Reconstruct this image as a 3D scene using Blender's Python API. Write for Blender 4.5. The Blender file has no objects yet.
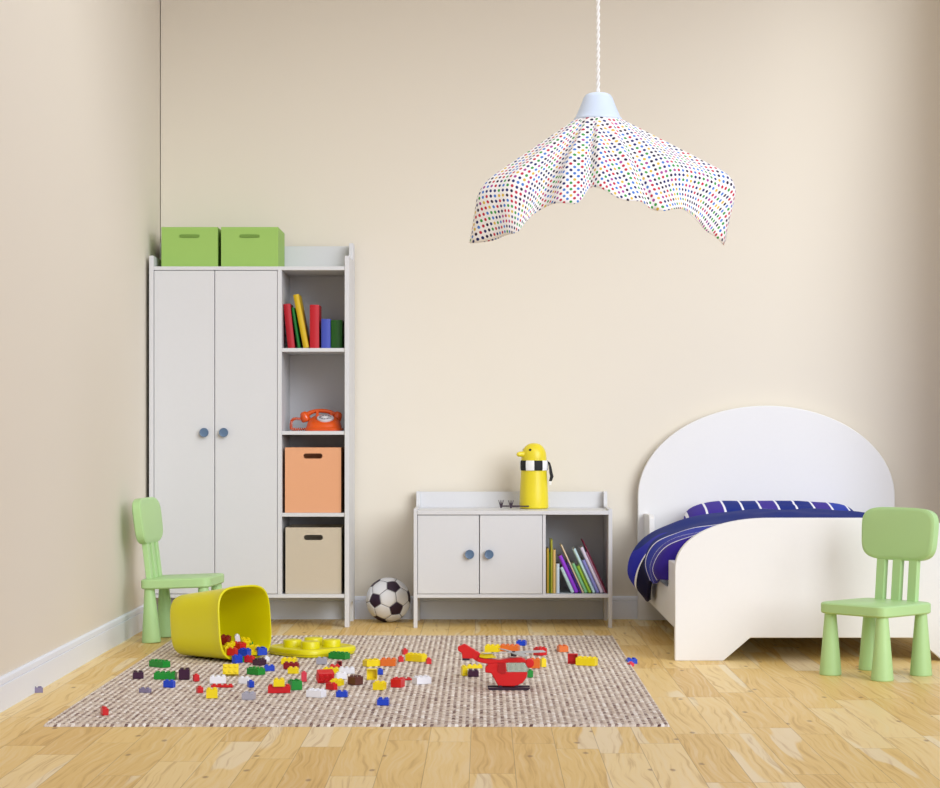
import bpy, bmesh, math, random
import numpy as np
from mathutils import Vector, Matrix

random.seed(7)
PI = math.pi
S = bpy.context.scene
COL = S.collection

# ------------------------------------------------------------------ camera
F = 2000.0                 # focal length in pixels
VX, VY, CH = 483.0, 433.0, 0.93
cam_d = bpy.data.cameras.new('camera'); cam = bpy.data.objects.new('camera', cam_d)
COL.objects.link(cam)
cam.location = (0, 0, CH); cam.rotation_euler = (PI/2, 0, 0)
cam_d.sensor_width = 36; cam_d.sensor_fit = 'HORIZONTAL'
cam_d.lens = F/940*36
cam_d.shift_x = -(VX-470)/940; cam_d.shift_y = (VY-394)/940
cam_d.clip_end = 100
S.camera = cam

def PX(px, Y): return (px-VX)*Y/F
def PZ(py, Y): return CH-(py-VY)*Y/F
def YF(py, z=0.0): return (CH-z)*F/(py-VY)

# ------------------------------------------------------------------ materials
def lin(c):
    out = []
    for v in c:
        v = v/255.0
        out.append(v/12.92 if v <= 0.04045 else ((v+0.055)/1.055)**2.4)
    return (out[0], out[1], out[2], 1.0)

MATS = {}
def mat(name, rgb=(200, 200, 200), rough=0.5, spec=0.5, metal=0.0, sub=0.0, grain=0.0, gscale=60.0, trans=0.0, coat=0.0):
    """plain procedural material with a touch of noise in colour and roughness"""
    if name in MATS: return MATS[name]
    m = bpy.data.materials.new(name); m.use_nodes = True
    nt = m.node_tree; b = nt.nodes['Principled BSDF']
    b.inputs['Base Color'].default_value = lin(rgb)
    b.inputs['Roughness'].default_value = rough
    b.inputs['Specular IOR Level'].default_value = spec
    b.inputs['Metallic'].default_value = metal
    if trans: b.inputs['Transmission Weight'].default_value = trans
    if coat: b.inputs['Coat Weight'].default_value = coat
    tc = nt.nodes.new('ShaderNodeTexCoord'); n = nt.nodes.new('ShaderNodeTexNoise')
    n.inputs['Scale'].default_value = gscale; n.inputs['Detail'].default_value = 3
    nt.links.new(tc.outputs['Object'], n.inputs['Vector'])
    mx = nt.nodes.new('ShaderNodeMix'); mx.data_type = 'RGBA'; mx.blend_type = 'MULTIPLY'
    mx.inputs[0].default_value = max(grain, 0.03)
    mx.inputs[6].default_value = lin(rgb)
    nt.links.new(n.outputs['Color'], mx.inputs[7])
    hs = nt.nodes.new('ShaderNodeMapRange')
    nt.links.new(n.outputs['Fac'], hs.inputs[0]); hs.inputs[3].default_value = max(rough-0.04, 0.02); hs.inputs[4].default_value = min(rough+0.04, 1)
    nt.links.new(hs.outputs[0], b.inputs['Roughness'])
    bw = nt.nodes.new('ShaderNodeRGBToBW'); nt.links.new(n.outputs['Color'], bw.inputs[0])
    nt.links.new(bw.outputs[0], mx.inputs[7])
    nt.links.new(mx.outputs[2], b.inputs['Base Color'])
    MATS[name] = m
    return m

class NB:
    """small node builder"""
    def __init__(s, name, rough=0.5, spec=0.5):
        s.m = bpy.data.materials.new(name); s.m.use_nodes = True
        s.nt = s.m.node_tree; s.b = s.nt.nodes['Principled BSDF']
        s.b.inputs['Roughness'].default_value = rough; s.b.inputs['Specular IOR Level'].default_value = spec
        s.tc = s.nt.nodes.new('ShaderNodeTexCoord')
        MATS[name] = s.m
    def put(s, sock, v):
        if hasattr(v, 'node'): s.nt.links.new(v, sock)
        else: sock.default_value = v
    def math(s, op, a, b=0.0, c=0.0):
        n = s.nt.nodes.new('ShaderNodeMath'); n.operation = op
        s.put(n.inputs[0], a); s.put(n.inputs[1], b); s.put(n.inputs[2], c)
        return n.outputs[0]
    def sep(s, v):
        n = s.nt.nodes.new('ShaderNodeSeparateXYZ'); s.put(n.inputs[0], v); return n.outputs
    def comb(s, x, y, z=0.0):
        n = s.nt.nodes.new('ShaderNodeCombineXYZ'); s.put(n.inputs[0], x); s.put(n.inputs[1], y); s.put(n.inputs[2], z); return n.outputs[0]
    def noise(s, v, scale=1.0, detail=2.0, rough=0.5, dist=0.0):
        n = s.nt.nodes.new('ShaderNodeTexNoise'); s.put(n.inputs['Vector'], v)
        n.inputs['Scale'].default_value = scale; n.inputs['Detail'].default_value = detail
        n.inputs['Roughness'].default_value = rough; n.inputs['Distortion'].default_value = dist
        return n.outputs['Fac']
    def white(s, v):
        n = s.nt.nodes.new('ShaderNodeTexWhiteNoise'); n.noise_dimensions = '3D'; s.put(n.inputs['Vector'], v); return n.outputs
    def voro(s, v, scale=1.0, rnd=1.0, dims='2D', feature='F1'):
        n = s.nt.nodes.new('ShaderNodeTexVoronoi'); n.voronoi_dimensions = dims; n.feature = feature
        s.put(n.inputs['Vector'], v); n.inputs['Scale'].default_value = scale; n.inputs['Randomness'].default_value = rnd
        return n.outputs
    def ramp(s, f, stops, interp='LINEAR'):
        n = s.nt.nodes.new('ShaderNodeValToRGB'); n.color_ramp.interpolation = interp
        e = n.color_ramp.elements
        while len(e) < len(stops): e.new(0.5)
        for i, (p, c) in enumerate(stops):
            e[i].position = p; e[i].color = lin(c) if len(c) == 3 else c
        s.put(n.inputs[0], f); return n.outputs[0]
    def mix(s, f, a, b, mode='MIX'):
        n = s.nt.nodes.new('ShaderNodeMix'); n.data_type = 'RGBA'; n.blend_type = mode
        s.put(n.inputs[0], f); s.put(n.inputs[6], a if hasattr(a, 'node') else lin(a)); s.put(n.inputs[7], b if hasattr(b, 'node') else lin(b))
        return n.outputs[2]
    def smooth(s, v, lo, hi, a=0.0, b=1.0):
        n = s.nt.nodes.new('ShaderNodeMapRange'); n.interpolation_type = 'SMOOTHSTEP'
        s.put(n.inputs[0], v); n.inputs[1].default_value = lo; n.inputs[2].default_value = hi
        n.inputs[3].default_value = a; n.inputs[4].default_value = b
        return n.outputs[0]
    def bump(s, h, strength=0.2, dist=0.01):
        n = s.nt.nodes.new('ShaderNodeBump'); n.inputs['Strength'].default_value = strength; n.inputs['Distance'].default_value = dist
        s.put(n.inputs['Height'], h); s.nt.links.new(n.outputs[0], s.b.inputs['Normal'])
    def base(s, c): s.put(s.b.inputs['Base Color'], c)

def m_wall():
    n = NB('wall_paint', 0.85, 0.2)
    o = n.tc.outputs['Object']
    f = n.noise(o, 0.7, 2)
    n.base(n.mix(f, (224, 217, 202), (227, 220, 205)))
    n.bump(n.noise(o, 220, 3), 0.05, 0.002)
    return n.m
def m_floor():
    n = NB('pine_planks', 0.42, 0.4)
    x, y, z = n.sep(n.tc.outputs['Object'])
    W, L = 0.126, 0.86
    xr = n.math('DIVIDE', n.math('ADD', x, 0.037), W)
    row = n.math('FLOOR', xr); fx = n.math('FRACT', xr)
    off = n.white(n.comb(row, 3.3, 0.0))[0]
    yr = n.math('ADD', n.math('DIVIDE', y, L), n.math('MULTIPLY', off, 5.0))
    colm = n.math('FLOOR', yr); fy = n.math('FRACT', yr)
    w = n.white(n.comb(row, colm, 1.7)); seed = w[0]
    s2 = n.white(n.comb(colm, row, 7.1))[0]
    sx = n.math('MULTIPLY', seed, 37.0)
    vx = n.math('ADD', x, sx)
    # broad tone inside a plank: heartwood / sapwood streaks running along the board
    streak = n.noise(n.comb(n.math('MULTIPLY', vx, 11.0), n.math('MULTIPLY', y, 0.75), sx), 1.0, 1.0, 0.4, 0.15)
    basec = n.ramp(seed, [(0.0, (220, 182, 104)), (0.35, (229, 194, 115)), (0.7, (235, 203, 130)), (1.0, (240, 214, 152))])
    sap = n.smooth(streak, 0.60, 0.63)
    sap = n.math('MULTIPLY', sap, n.math('GREATER_THAN', s2, 0.35))
    c = n.mix(n.math('MULTIPLY', sap, 0.6), basec, (242, 229, 196))
    # grain
    warp = n.noise(n.comb(n.math('MULTIPLY', vx, 5.0), n.math('MULTIPLY', y, 1.6), sx), 1.0, 2.0)
    g = n.noise(n.comb(n.math('ADD', n.math('MULTIPLY', vx, 75.0), n.math('MULTIPLY', warp, 10.0)), n.math('MULTIPLY', y, 2.2), sx), 1.0, 3.0, 0.55)
    c = n.mix(n.smooth(g, 0.52, 0.72, 0.0, 0.42), c, (170, 126, 70))
    c = n.mix(n.smooth(g, 0.48, 0.3, 0.0, 0.3), c, (238, 214, 168))
    # knots
    kv = n.comb(n.math('MULTIPLY', vx, 5.4), n.math('MULTIPLY', y, 2.3), 0.0)
    k = n.voro(kv, 1.0, 1.0)
    ks = n.white(k[2])[0]
    kd = n.math('ADD', k[0], n.math('MULTIPLY', n.noise(n.comb(vx, y), 60, 2), 0.05))
    kn = n.math('MULTIPLY', n.smooth(kd, 0.085, 0.045), n.math('GREATER_THAN', ks, 0.5))
    c = n.mix(n.math('MULTIPLY', kn, 0.75), c, (140, 96, 54))
    # joints
    ex = n.math('ABSOLUTE', n.math('SUBTRACT', fx, 0.5)); ey = n.math('ABSOLUTE', n.math('SUBTRACT', fy, 0.5))
    gap = n.math('MAXIMUM', n.smooth(ex, 0.489, 0.497), n.smooth(ey, 0.4975, 0.4993))
    c = n.mix(n.math('MULTIPLY', gap, 0.6), c, (128, 92, 55))
    n.base(c)
    n.put(n.b.inputs['Roughness'], n.smooth(g, 0.3, 0.7, 0.36, 0.5))
    n.bump(n.math('SUBTRACT', n.math('MULTIPLY', g, 0.12), gap), 0.25, 0.0015)
    return n.m
def m_rug():
    n = NB('woven_rug', 0.95, 0.1)
    x, y, z = n.sep(n.tc.outputs['Object'])
    P = 0.0225
    sk = n.math('ADD', x, n.math('MULTIPLY', n.math('SINE', n.math('MULTIPLY', y, 210.0)), 0.0016))
    r = n.math('DIVIDE', sk, P)
    fr = n.math('FRACT', r); row = n.math('FLOOR', n.math('MULTIPLY', r, 2.0))
    lightrib = n.math('LESS_THAN', fr, 0.52)
    q = n.math('ADD', n.math('DIVIDE', y, 0.017), n.math('MULTIPLY', row, 0.37))
    q = n.math('ADD', q, n.math('MULTIPLY', fr, 0.9))
    cell = n.white(n.comb(row, n.math('FLOOR', q), 2.0))[0]
    ca = n.ramp(cell, [(0.0, (206, 190, 172)), (0.3, (222, 208, 192)), (0.7, (236, 226, 212)), (1.0, (252, 248, 242))])
    q2 = n.math('ADD', n.math('DIVIDE', y, 0.0095), n.math('ADD', n.math('MULTIPLY', row, 0.61), n.math('MULTIPLY', fr, -1.3)))
    cell2 = n.white(n.comb(row, n.math('FLOOR', q2), 5.0))[0]
    cb = n.ramp(cell2, [(0.0, (90, 64, 64)), (0.22, (150, 128, 118)), (0.5, (190, 174, 160)), (1.0, (222, 210, 196))])
    c = n.mix(lightrib, cb, ca)
    f = n.noise(n.comb(x, y), 380, 3)
    c = n.mix(n.smooth(f, 0.4, 0.75, 0.0, 0.3), c, (120, 98, 92))
    n.base(c)
    n.bump(f, 0.5, 0.002)
    return n.m
def m_duvet():
    n = NB('striped_duvet_cotton', 0.75, 0.2)
    u, v, w = n.sep(n.tc.outputs['UV'])
    c = n.ramp(n.math('DIVIDE', n.math('SUBTRACT', v, 8.0), 2.0), DUVET_STOPS, 'CONSTANT')
    # hanging corner: a royal blue lobe with a white piped edge over a dark hem
    yy = n.math('SUBTRACT', v, n.math('MULTIPLY', n.math('MINIMUM', n.math('MAXIMUM', n.math('SUBTRACT', u, 0.10), 0.0), 0.5), 0.45))
    lobe = n.math('MULTIPLY', n.math('GREATER_THAN', yy, 9.10), n.math('LESS_THAN', u, 0.26))
    uu = n.math('ADD', u, n.math('MULTIPLY', n.math('SUBTRACT', yy, 9.3), 0.15))
    lc = n.ramp(uu, [(0.0, (10, 14, 60)), (0.075, (236, 239, 248)), (0.090, (34, 40, 176))], 'CONSTANT')
    c = n.mix(lobe, c, lc)
    n.base(c); n.bump(n.noise(n.tc.outputs['UV'], 40, 3), 0.1, 0.004)
    return n.m
def m_pillow():
    n = NB('striped_pillow_cotton', 0.75, 0.2)
    x, y, z = n.sep(n.tc.outputs['Object'])
    q = n.math('DIVIDE', n.math('ADD', x, n.math('ADD', 0.325, n.math('MULTIPLY', y, 0.0))), 0.087)
    i = n.math('DIVIDE', n.math('ADD', n.math('FLOOR', q), 1.5), 12.0)
    nav, vio, roy = (14, 40, 128), (62, 44, 150), (40, 62, 170)
    cols = [vio, vio, nav, nav, vio, nav, nav, vio, roy, nav, vio, vio]
    c = n.ramp(i, [(k/12.0, cols[k]) for k in range(12)], 'CONSTANT')
    fr = n.math('ABSOLUTE', n.math('SUBTRACT', n.math('FRACT', n.math('ADD', q, 0.5)), 0.5))
    c = n.mix(n.math('LESS_THAN', fr, 0.06), c, (235, 238, 248))
    n.base(c); n.bump(n.noise(n.tc.outputs['Object'], 30, 3), 0.1, 0.004)
    return n.m
def m_dots():
    n = NB('polka_dot_cotton', 0.8, 0.15)
    uv = n.tc.outputs['UV']
    mp = n.nt.nodes.new('ShaderNodeMapping'); n.nt.links.new(uv, mp.inputs[0]); mp.inputs['Rotation'].default_value = (0, 0, 0.62)
    v = n.voro(mp.outputs[0], 56, 0.0)
    h = n.white(v[2])[0]
    c = n.ramp(h, [(0.0, (196, 40, 66)), (0.17, (34, 44, 110)), (0.36, (60, 160, 70)), (0.5, (72, 130, 210)), (0.66, (40, 30, 60)), (0.82, (224, 190, 70)), (0.91, (170, 70, 150))], 'CONSTANT')
    d = n.smooth(v[0], 0.32, 0.27)
    n.base(n.mix(d, (250, 249, 246), c))
    n.b.inputs['Subsurface Weight'].default_value = 0.0
    return n.m

nav, vio, roy, whi = (12, 38, 122), (52, 34, 140), (34, 48, 160), (236, 239, 248)
def _stops():
    edges = [8.0, 8.74, 8.89, 9.06, 9.66]
    cols = [vio, (46, 46, 158), (38, 52, 164), nav, vio]
    st = [(0.0, vio)]
    for e, c in zip(edges[1:], cols[1:]):
        p = (e-8.0)/2.0
        st += [(p-0.0035, whi), (p+0.0035, c)]
    return st
DUVET_STOPS = _stops()

WHITE = mat('white_lacquer', (212, 213, 215), 0.38, 0.45)
WHITEB = mat('white_bed_lacquer', (233, 233, 232), 0.35, 0.45)
TRIM = mat('white_trim_paint', (234, 239, 248), 0.5, 0.4)
KNOB = mat('blue_grey_knob_paint', (88, 114, 144), 0.35)
CHAIR = mat('pale_green_plastic', (178, 216, 150), 0.42, 0.4)
BOXG = mat('lime_green_cardboard', (152, 190, 98), 0.6, 0.3)
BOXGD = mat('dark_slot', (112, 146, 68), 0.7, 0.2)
PEACH = mat('peach_cardboard', (224, 163, 122), 0.65, 0.3)
BEIGE = mat('beige_cardboard', (197, 185, 164), 0.65, 0.3)
YEL = mat('yellow_bucket_plastic', (226, 218, 0), 0.35, 0.5)
DUCK = mat('yellow_enamel', (228, 210, 38), 0.35, 0.5)
BLACK = mat('black_cloth', (14, 13, 16), 0.7)
CLOTHW = mat('white_cloth', (242, 242, 240), 0.8)
DARKP = mat('dark_plum_wire', (46, 22, 44), 0.4)
PAGES = mat('paper_pages', (236, 230, 214), 0.9, 0.1)
ORNG = mat('orange_phone_plastic', (220, 84, 18), 0.25, 0.6)
DIAL = mat('silver_dial', (205, 205, 212), 0.3)
BALLW = mat('white_leather', (236, 238, 242), 0.45)
BALLB = mat('plum_black_leather', (42, 16, 46), 0.5)
SEAM = mat('grey_seam', (150, 150, 156), 0.7)
CAPM = mat('pale_blue_white_plastic', (216, 232, 250), 0.35)
CORDM = mat('white_cord', (245, 245, 240), 0.6)
REDM = mat('red_toy_plastic', (212, 22, 26), 0.3)
GREYB = mat('grey_blade_plastic', (168, 172, 176), 0.35)
GLASS = mat('clear_canopy_plastic', (214, 236, 226), 0.08, 0.5, trans=0.75)
MATT = mat('white_ticking', (228, 228, 236), 0.8)
WALLM, FLOORM, RUGM = m_wall(), m_floor(), m_rug()
DUVM, PILM, DOTM = m_duvet(), m_pillow(), m_dots()
CEILM = mat('ceiling_paint', (240, 232, 216), 0.9, 0.1)

# ------------------------------------------------------------------ mesh helpers
def thing(name, label, cat, loc=(0, 0, 0), rz=0.0, group=None):
    o = bpy.data.objects.new(name, None); COL.objects.link(o)
    o.empty_display_size = 0.05
    o.location = loc; o.rotation_euler = (0, 0, rz)
    return tag(o, label, cat, group)
def tag(o, label, cat, group=None):
    o['label'] = label; o['category'] = cat
    if group: o['group'] = group
    return o
def obj(name, bm, m, parent=None, bevel=0.0, seg=2, smooth=True, loc=None, rot=None, label=None, angle=35):
    bmesh.ops.recalc_face_normals(bm, faces=bm.faces)
    me = bpy.data.meshes.new(name); bm.to_mesh(me); bm.free()
    ms = m if isinstance(m, (list, tuple)) else [m]
    for k in ms: me.materials.append(k)
    o = bpy.data.objects.new(name, me); COL.objects.link(o)
    if parent is not None: o.parent = parent
    if loc is not None: o.location = loc
    if rot is not None: o.rotation_euler = rot
    if smooth:
        for p in me.polygons: p.use_smooth = True
        try: me.set_sharp_from_angle(angle=math.radians(angle))
        except Exception: pass
    if bevel:
        b = o.modifiers.new('bevel', 'BEVEL'); b.width = bevel; b.segments = seg; b.limit_method = 'ANGLE'; b.angle_limit = math.radians(40)
        b.harden_normals = True
    if label: o['label'] = label
    return o
def struct(name, bm, m, **k):
    o = obj(name, bm, m, **k); o['kind'] = 'structure'; return o
def NBM(): return bmesh.new()
def box(bm, x0, x1, y0, y1, z0, z1, M=None, mi=0):
    vs = [bm.verts.new(Vector(p)) for p in ((x0, y0, z0), (x1, y0, z0), (x1, y1, z0), (x0, y1, z0), (x0, y0, z1), (x1, y0, z1), (x1, y1, z1), (x0, y1, z1))]
    if M is not None:
        for v in vs: v.co = M @ v.co
    for f in ((0, 3, 2, 1), (4, 5, 6, 7), (0, 1, 5, 4), (1, 2, 6, 5), (2, 3, 7, 6), (3, 0, 4, 7)):
        fc = bm.faces.new([vs[i] for i in f]); fc.material_index = mi
    return vs
def prism(bm, pts, axis, a, b, mi=0):
    """extrude a 2-D outline: axis 'x' -> pts are (y,z); 'y' -> (x,z); 'z' -> (x,y)"""
    def P(p, t):
        return (t, p[0], p[1]) if axis == 'x' else ((p[0], t, p[1]) if axis == 'y' else (p[0], p[1], t))
    A = [bm.verts.new(P(p, a)) for p in pts]; B = [bm.verts.new(P(p, b)) for p in pts]
    n = len(pts)
    fs = [bm.faces.new(A), bm.faces.new(B[::-1])]
    for i in range(n): fs.append(bm.faces.new([A[i], B[i], B[(i+1) % n], A[(i+1) % n]]))
    for f in fs: f.material_index = mi
def loft(bm, rings, close_a=True, close_b=True, mi=0, loop=True):
    R = [[bm.verts.new(p) for p in r] for r in rings]
    n = len(R[0])
    for a, b in zip(R, R[1:]):
        for i in range(n if loop else n-1):
            f = bm.faces.new([a[i], a[(i+1) % n], b[(i+1) % n], b[i]]); f.material_index = mi
    if close_a: bm.faces.new(R[0][::-1]).material_index = mi
    if close_b: bm.faces.new(R[-1]).material_index = mi
    return R
def lathe(bm, prof, c=(0, 0, 0), n=32, M=None, mi=0, caps=True):
    rings = []
    for r, z in prof:
        ring = []
        for i in range(n):
            a = 2*PI*i/n
            p = Vector((max(r, 1e-5)*math.cos(a), max(r, 1e-5)*math.sin(a), z))
            if M is not None: p = M @ p
            ring.append(p+Vector(c))
        rings.append(ring)
    loft(bm, rings, caps, caps, mi)
def tube(bm, pts, r, n=8, mi=0):
    pts = [Vector(p) for p in pts]
    rs = r if isinstance(r, (list, tuple)) else [r]*len(pts)
    rings = []
    up = None
    for i, p in enumerate(pts):
        d = (pts[min(i+1, len(pts)-1)]-pts[max(i-1, 0)]).normalized()
        if up is None:
            up = Vector((0, 0, 1)) if abs(d.z) < 0.9 else Vector((1, 0, 0))
        s = d.cross(up).normalized(); up = s.cross(d).normalized()
        rings.append([p+(s*math.cos(2*PI*k/n)+up*math.sin(2*PI*k/n))*rs[i] for k in range(n)])
    loft(bm, rings, True, True, mi)
def squircle(a, b, e, n=40):
    out = []
    for i in range(n):
        t = 2*PI*i/n; c, s = math.cos(t), math.sin(t)
        out.append((a*math.copysign(abs(c)**(2/e), c), b*math.copysign(abs(s)**(2/e), s)))
    return out
def rotz(a): return Matrix.Rotation(a, 4, 'Z')

# ------------------------------------------------------------------ the room
XL, XR, YB, ZC, Y0 = -1.615, 2.40, 10.0, 4.0, -2.2
bm = NBM(); box(bm, XL-0.1, XR+0.1, Y0, YB+0.1, -0.1, 0.0); struct('floor', bm, FLOORM, smooth=False)
bm = NBM(); box(bm, XL-0.1, XR+0.1, 6.3, YB+0.1, ZC, ZC+0.1); struct('ceiling', bm, CEILM, smooth=False)
bm = NBM(); box(bm, XL-0.1, XL, Y0, YB+0.1, 0, ZC); struct('wall_left', bm, WALLM, smooth=False)
# right wall with a tall window opening, added out of view to let the sun in
WY0, WY1, WZ0, WZ1 = 1.6, 9.35, 0.16, 3.85
bm = NBM(); prism(bm, [(Y0, 0), (YB+0.1, 0), (YB+0.1, ZC), (WY1, ZC), (WY1, WZ0), (WY0, WZ0), (WY0, ZC), (Y0, ZC)], 'x', XR, XR+0.1)
box(bm, XR, XR+0.1, WY0, WY1, WZ1, ZC)
struct('wall_right', bm, WALLM, smooth=False)
bm = NBM()
for ya, yb, za, zb in ((WY0, WY0+0.05, WZ0, WZ1), (WY1-0.05, WY1, WZ0, WZ1), (WY0, WY1, WZ0, WZ0+0.05), (WY0, WY1, WZ1-0.05, WZ1), (4.1, 4.15, WZ0, WZ1), (6.7, 6.75, WZ0, WZ1)):
    box(bm, XR+0.02, XR+0.08, ya, yb, za, zb)
struct('added_window_1', bm, TRIM, smooth=False)
bm = NBM(); box(bm, XL+0.004, XR, YB, YB+0.09, 0, ZC); struct('wall_back', bm, WALLM, smooth=False)
BBP = [(0, 0), (0.012, 0), (0.012, 0.086), (0.008, 0.088), (0.008, 0.091), (0.012, 0.093), (0.0105, 0.108), (0.006, 0.115), (0, 0.115)]
bm = NBM(); prism(bm, [(YB-a, z) for a, z in BBP], 'x', XL+0.006, XR-0.006); struct('baseboard_back', bm, TRIM, smooth=False)
bm = NBM(); prism(bm, [(XL+a, z) for a, z in BBP], 'y', Y0, YB); struct('baseboard_left', bm, TRIM, smooth=False)
bm = NBM(); prism(bm, [(XR-a, z) for a, z in BBP], 'y', Y0, YB); struct('baseboard_right', bm, TRIM, smooth=False)

# ------------------------------------------------------------------ rug
RX0, RX1, RY0, RY1, RT = -1.392, 0.592, 6.327, 9.12, 0.010
def rug():
    P = 0.0225
    nx, ny = 620, 330
    xs = np.linspace(RX0, RX1, nx); ys = np.linspace(RY0, RY1, ny)
    Xg, Yg = np.meshgrid(xs, ys)
    fr = (Xg/P+0.0016/P*np.sin(Yg*210.0)) % 1.0
    rib = np.where(fr < 0.52, np.sqrt(np.clip(np.sin(PI*fr/0.52), 0, 1)), 0.62*np.sqrt(np.clip(np.sin(PI*(fr-0.52)/0.48), 0, 1)))
    row = np.floor(Xg/P*2)
    kn = 0.5+0.5*np.sin(2*PI*(Yg/0.034+row*0.37+fr*0.5))
    rng = np.random.RandomState(3)
    Z = RT-0.0045+0.0038*rib*(0.6+0.4*kn)+0.0005*rng.rand(ny, nx)
    edge = np.minimum.reduce([Xg-RX0, RX1-Xg, Yg-RY0, RY1-Yg])
    Z = np.where(edge < 1e-6, 0.0005, Z)
    v = np.stack([Xg.ravel(), Yg.ravel(), Z.ravel()], 1)
    idx = np.arange(nx*ny).reshape(ny, nx)
    f = np.stack([idx[:-1, :-1].ravel(), idx[:-1, 1:].ravel(), idx[1:, 1:].ravel(), idx[1:, :-1].ravel()], 1)
    me = bpy.data.meshes.new('woven_rug'); me.from_pydata(v.tolist(), [], f.tolist()); me.update()
    me.materials.append(RUGM)
    for p in me.polygons: p.use_smooth = True
    o = bpy.data.objects.new('woven_rug', me); COL.objects.link(o)
    tag(o, 'flat beige and brown woven rug lying on the plank floor', 'rug')
rug()

# ------------------------------------------------------------------ cabinets
def knob(parent, x, y, z, r=0.022):
    bm = NBM()
    lathe(bm, [(0.008, 0.0), (0.008, 0.010), (r*0.92, 0.012), (r, 0.016), (r, 0.022), (r*0.93, 0.025), (r*0.7, 0.0235), (r*0.3, 0.023), (0.0, 0.023)], n=28, M=Matrix.Rotation(PI/2, 4, 'X'))
    return obj('knob', bm, KNOB, parent, loc=(x, y, z), label='blue grey round knob')
def side_profile(D, zt, zb, rise, legf, legb, za):
    """outline (y,z) with front and back leg; y=0 front, y=D back"""
    pts = [(0, 0), (legf, 0), (legf, za*0.55)]
    for k in range(1, 7):
        a = PI/2*k/6; r = za*0.45
        pts.append((legf+r*(1-math.cos(a)), za*0.55+r*math.sin(a)))
    for k in range(0, 7):
        a = PI/2*k/6; r = za*0.45
        pts.append((D-legb-r*(1-math.sin(a)), za*0.55+r*math.cos(a)))
    pts += [(D-legb, 0), (D, 0), (D, zb)]
    w = rise
    pts += [(D-w, zb), (D-w-0.004, zb-0.01)]
    for k in range(0, 5):
        a = PI/2*k/4
        pts.append((D-w-0.006-0.03*(1-math.cos(a)), zt+0.028-0.028*math.sin(a)))
    pts.append((0, zt))
    return pts

def wardrobe():
    yf, yb = 9.563, 9.978
    x0, x1 = -1.597, -0.640
    t = thing('wardrobe', 'tall white two-door wardrobe with open side shelves in the left corner', 'wardrobe', ((x0+x1)/2, (yf+yb)/2, 0))
    ox, oy = (x0+x1)/2, (yf+yb)/2
    X0, X1, YF_, YB_ = x0-ox, x1-ox, yf-oy, yb-oy
    T = 0.022
    prof = [(p[0]+YF_, p[1]) for p in side_profile(yb-yf, 1.778, 1.868, 0.10, 0.075, 0.10, 0.105)]
    for a, b in ((X0, X0+T), (X1-T, X1)):
        bm = NBM(); prism(bm, prof, 'x', a, b); obj('side_panel', bm, WHITE, t, bevel=0.002)
    ix0, ix1 = X0+T, X1-T
    bm = NBM(); box(bm, ix0, ix1, YF_+0.004, YB_-0.02, 1.709, 1.727); obj('top_panel', bm, WHITE, t, bevel=0.0015)
    bm = NBM(); box(bm, ix0, ix1, YF_+0.004, YB_-0.02, 0.141, 0.1586); obj('bottom_panel', bm, WHITE, t, bevel=0.0015)
    bm = NBM(); box(bm, ix0, ix1, YB_-0.018, YB_-0.006, 0.141, 1.860); obj('back_panel', bm, WHITE, t, bevel=0.0015)
    dx0, dx1 = PX(277.4, yf)-ox, PX(281.7, yf)-ox
    bm = NBM(); box(bm, dx0, dx1, YF_+0.004, YB_-0.02, 0.1586, 1.709); obj('divider_panel', bm, WHITE, t, bevel=0.0015)
    for py in (348, 431, 513):
        z = PZ(py, yf)
        bm = NBM(); box(bm, dx1, ix1, YF_+0.006, YB_-0.02, z-0.018, z); obj('shelf', bm, WHITE, t, bevel=0.0015)
    mid = PX(214.6, yf)-ox
    for a, b, kx in ((ix0+0.002, mid-0.0015, 204.5), (mid+0.0015, dx0-0.002, 224.0)):
        bm = NBM(); box(bm, a-0, b, YF_+0.003, YF_+0.021, 0.161, 1.7065)
        d = obj('door', bm, WHITE, t, bevel=0.0018)
        knob(d, PX(kx, yf)-ox, YF_+0.003, PZ(432.5, yf))
    return t
wardrobe()

def sideboard():
    yf, yb = 9.538, 9.978
    x0, x1 = -0.3314, 0.6166
    ox, oy = (x0+x1)/2, (yf+yb)/2
    t = thing('sideboard', 'low white two-door sideboard with an open bay of books against the back wall', 'sideboard', (ox, oy, 0))
    X0, X1, YF_, YB_ = x0-ox, x1-ox, yf-oy, yb-oy
    T = 0.0185
    prof = [(p[0]+YF_, p[1]) for p in side_profile(yb-yf, 0.568, 0.640, 0.05, 0.045, 0.06, 0.142)]
    for a, b in ((X0, X0+T), (X1-T, X1)):
        bm = NBM(); prism(bm, prof, 'x', a, b); obj('side_panel', bm, WHITE, t, bevel=0.002)
    ix0, ix1 = X0+T, X1-T
    bm = NBM(); box(bm, ix0, ix1, YF_-0.003, YB_-0.02, 0.540, 0.559); obj('top_panel', bm, WHITE, t, bevel=0.002)
    bm = NBM(); box(bm, ix0, ix1, YF_+0.003, YB_-0.02, 0.143, 0.161); obj('bottom_panel', bm, WHITE, t, bevel=0.0015)
    bm = NBM(); box(bm, ix0, ix1, YB_-0.018, YB_-0.006, 0.143, 0.638); obj('back_panel', bm, WHITE, t, bevel=0.0015)
    dx0, dx1 = PX(542.6, yf)-ox, PX(545.8, yf)-ox
    bm = NBM(); box(bm, dx0, dx1, YF_+0.003, YB_-0.02, 0.161, 0.540); obj('divider_panel', bm, WHITE, t, bevel=0.0015)
    mid = PX(479.4, yf)-ox
    for a, b, kx in ((ix0+0.002, mid-0.0018, 469.6), (mid+0.0018, dx0-0.002, 489.0)):
        bm = NBM(); box(bm, a, b, YF_+0.002, YF_+0.02, 0.163, 0.5375)
        d = obj('door', bm, WHITE, t, bevel=0.0018)
        knob(d, PX(kx, yf)-ox, YF_+0.002, PZ(554.2, yf))
    return t
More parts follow.
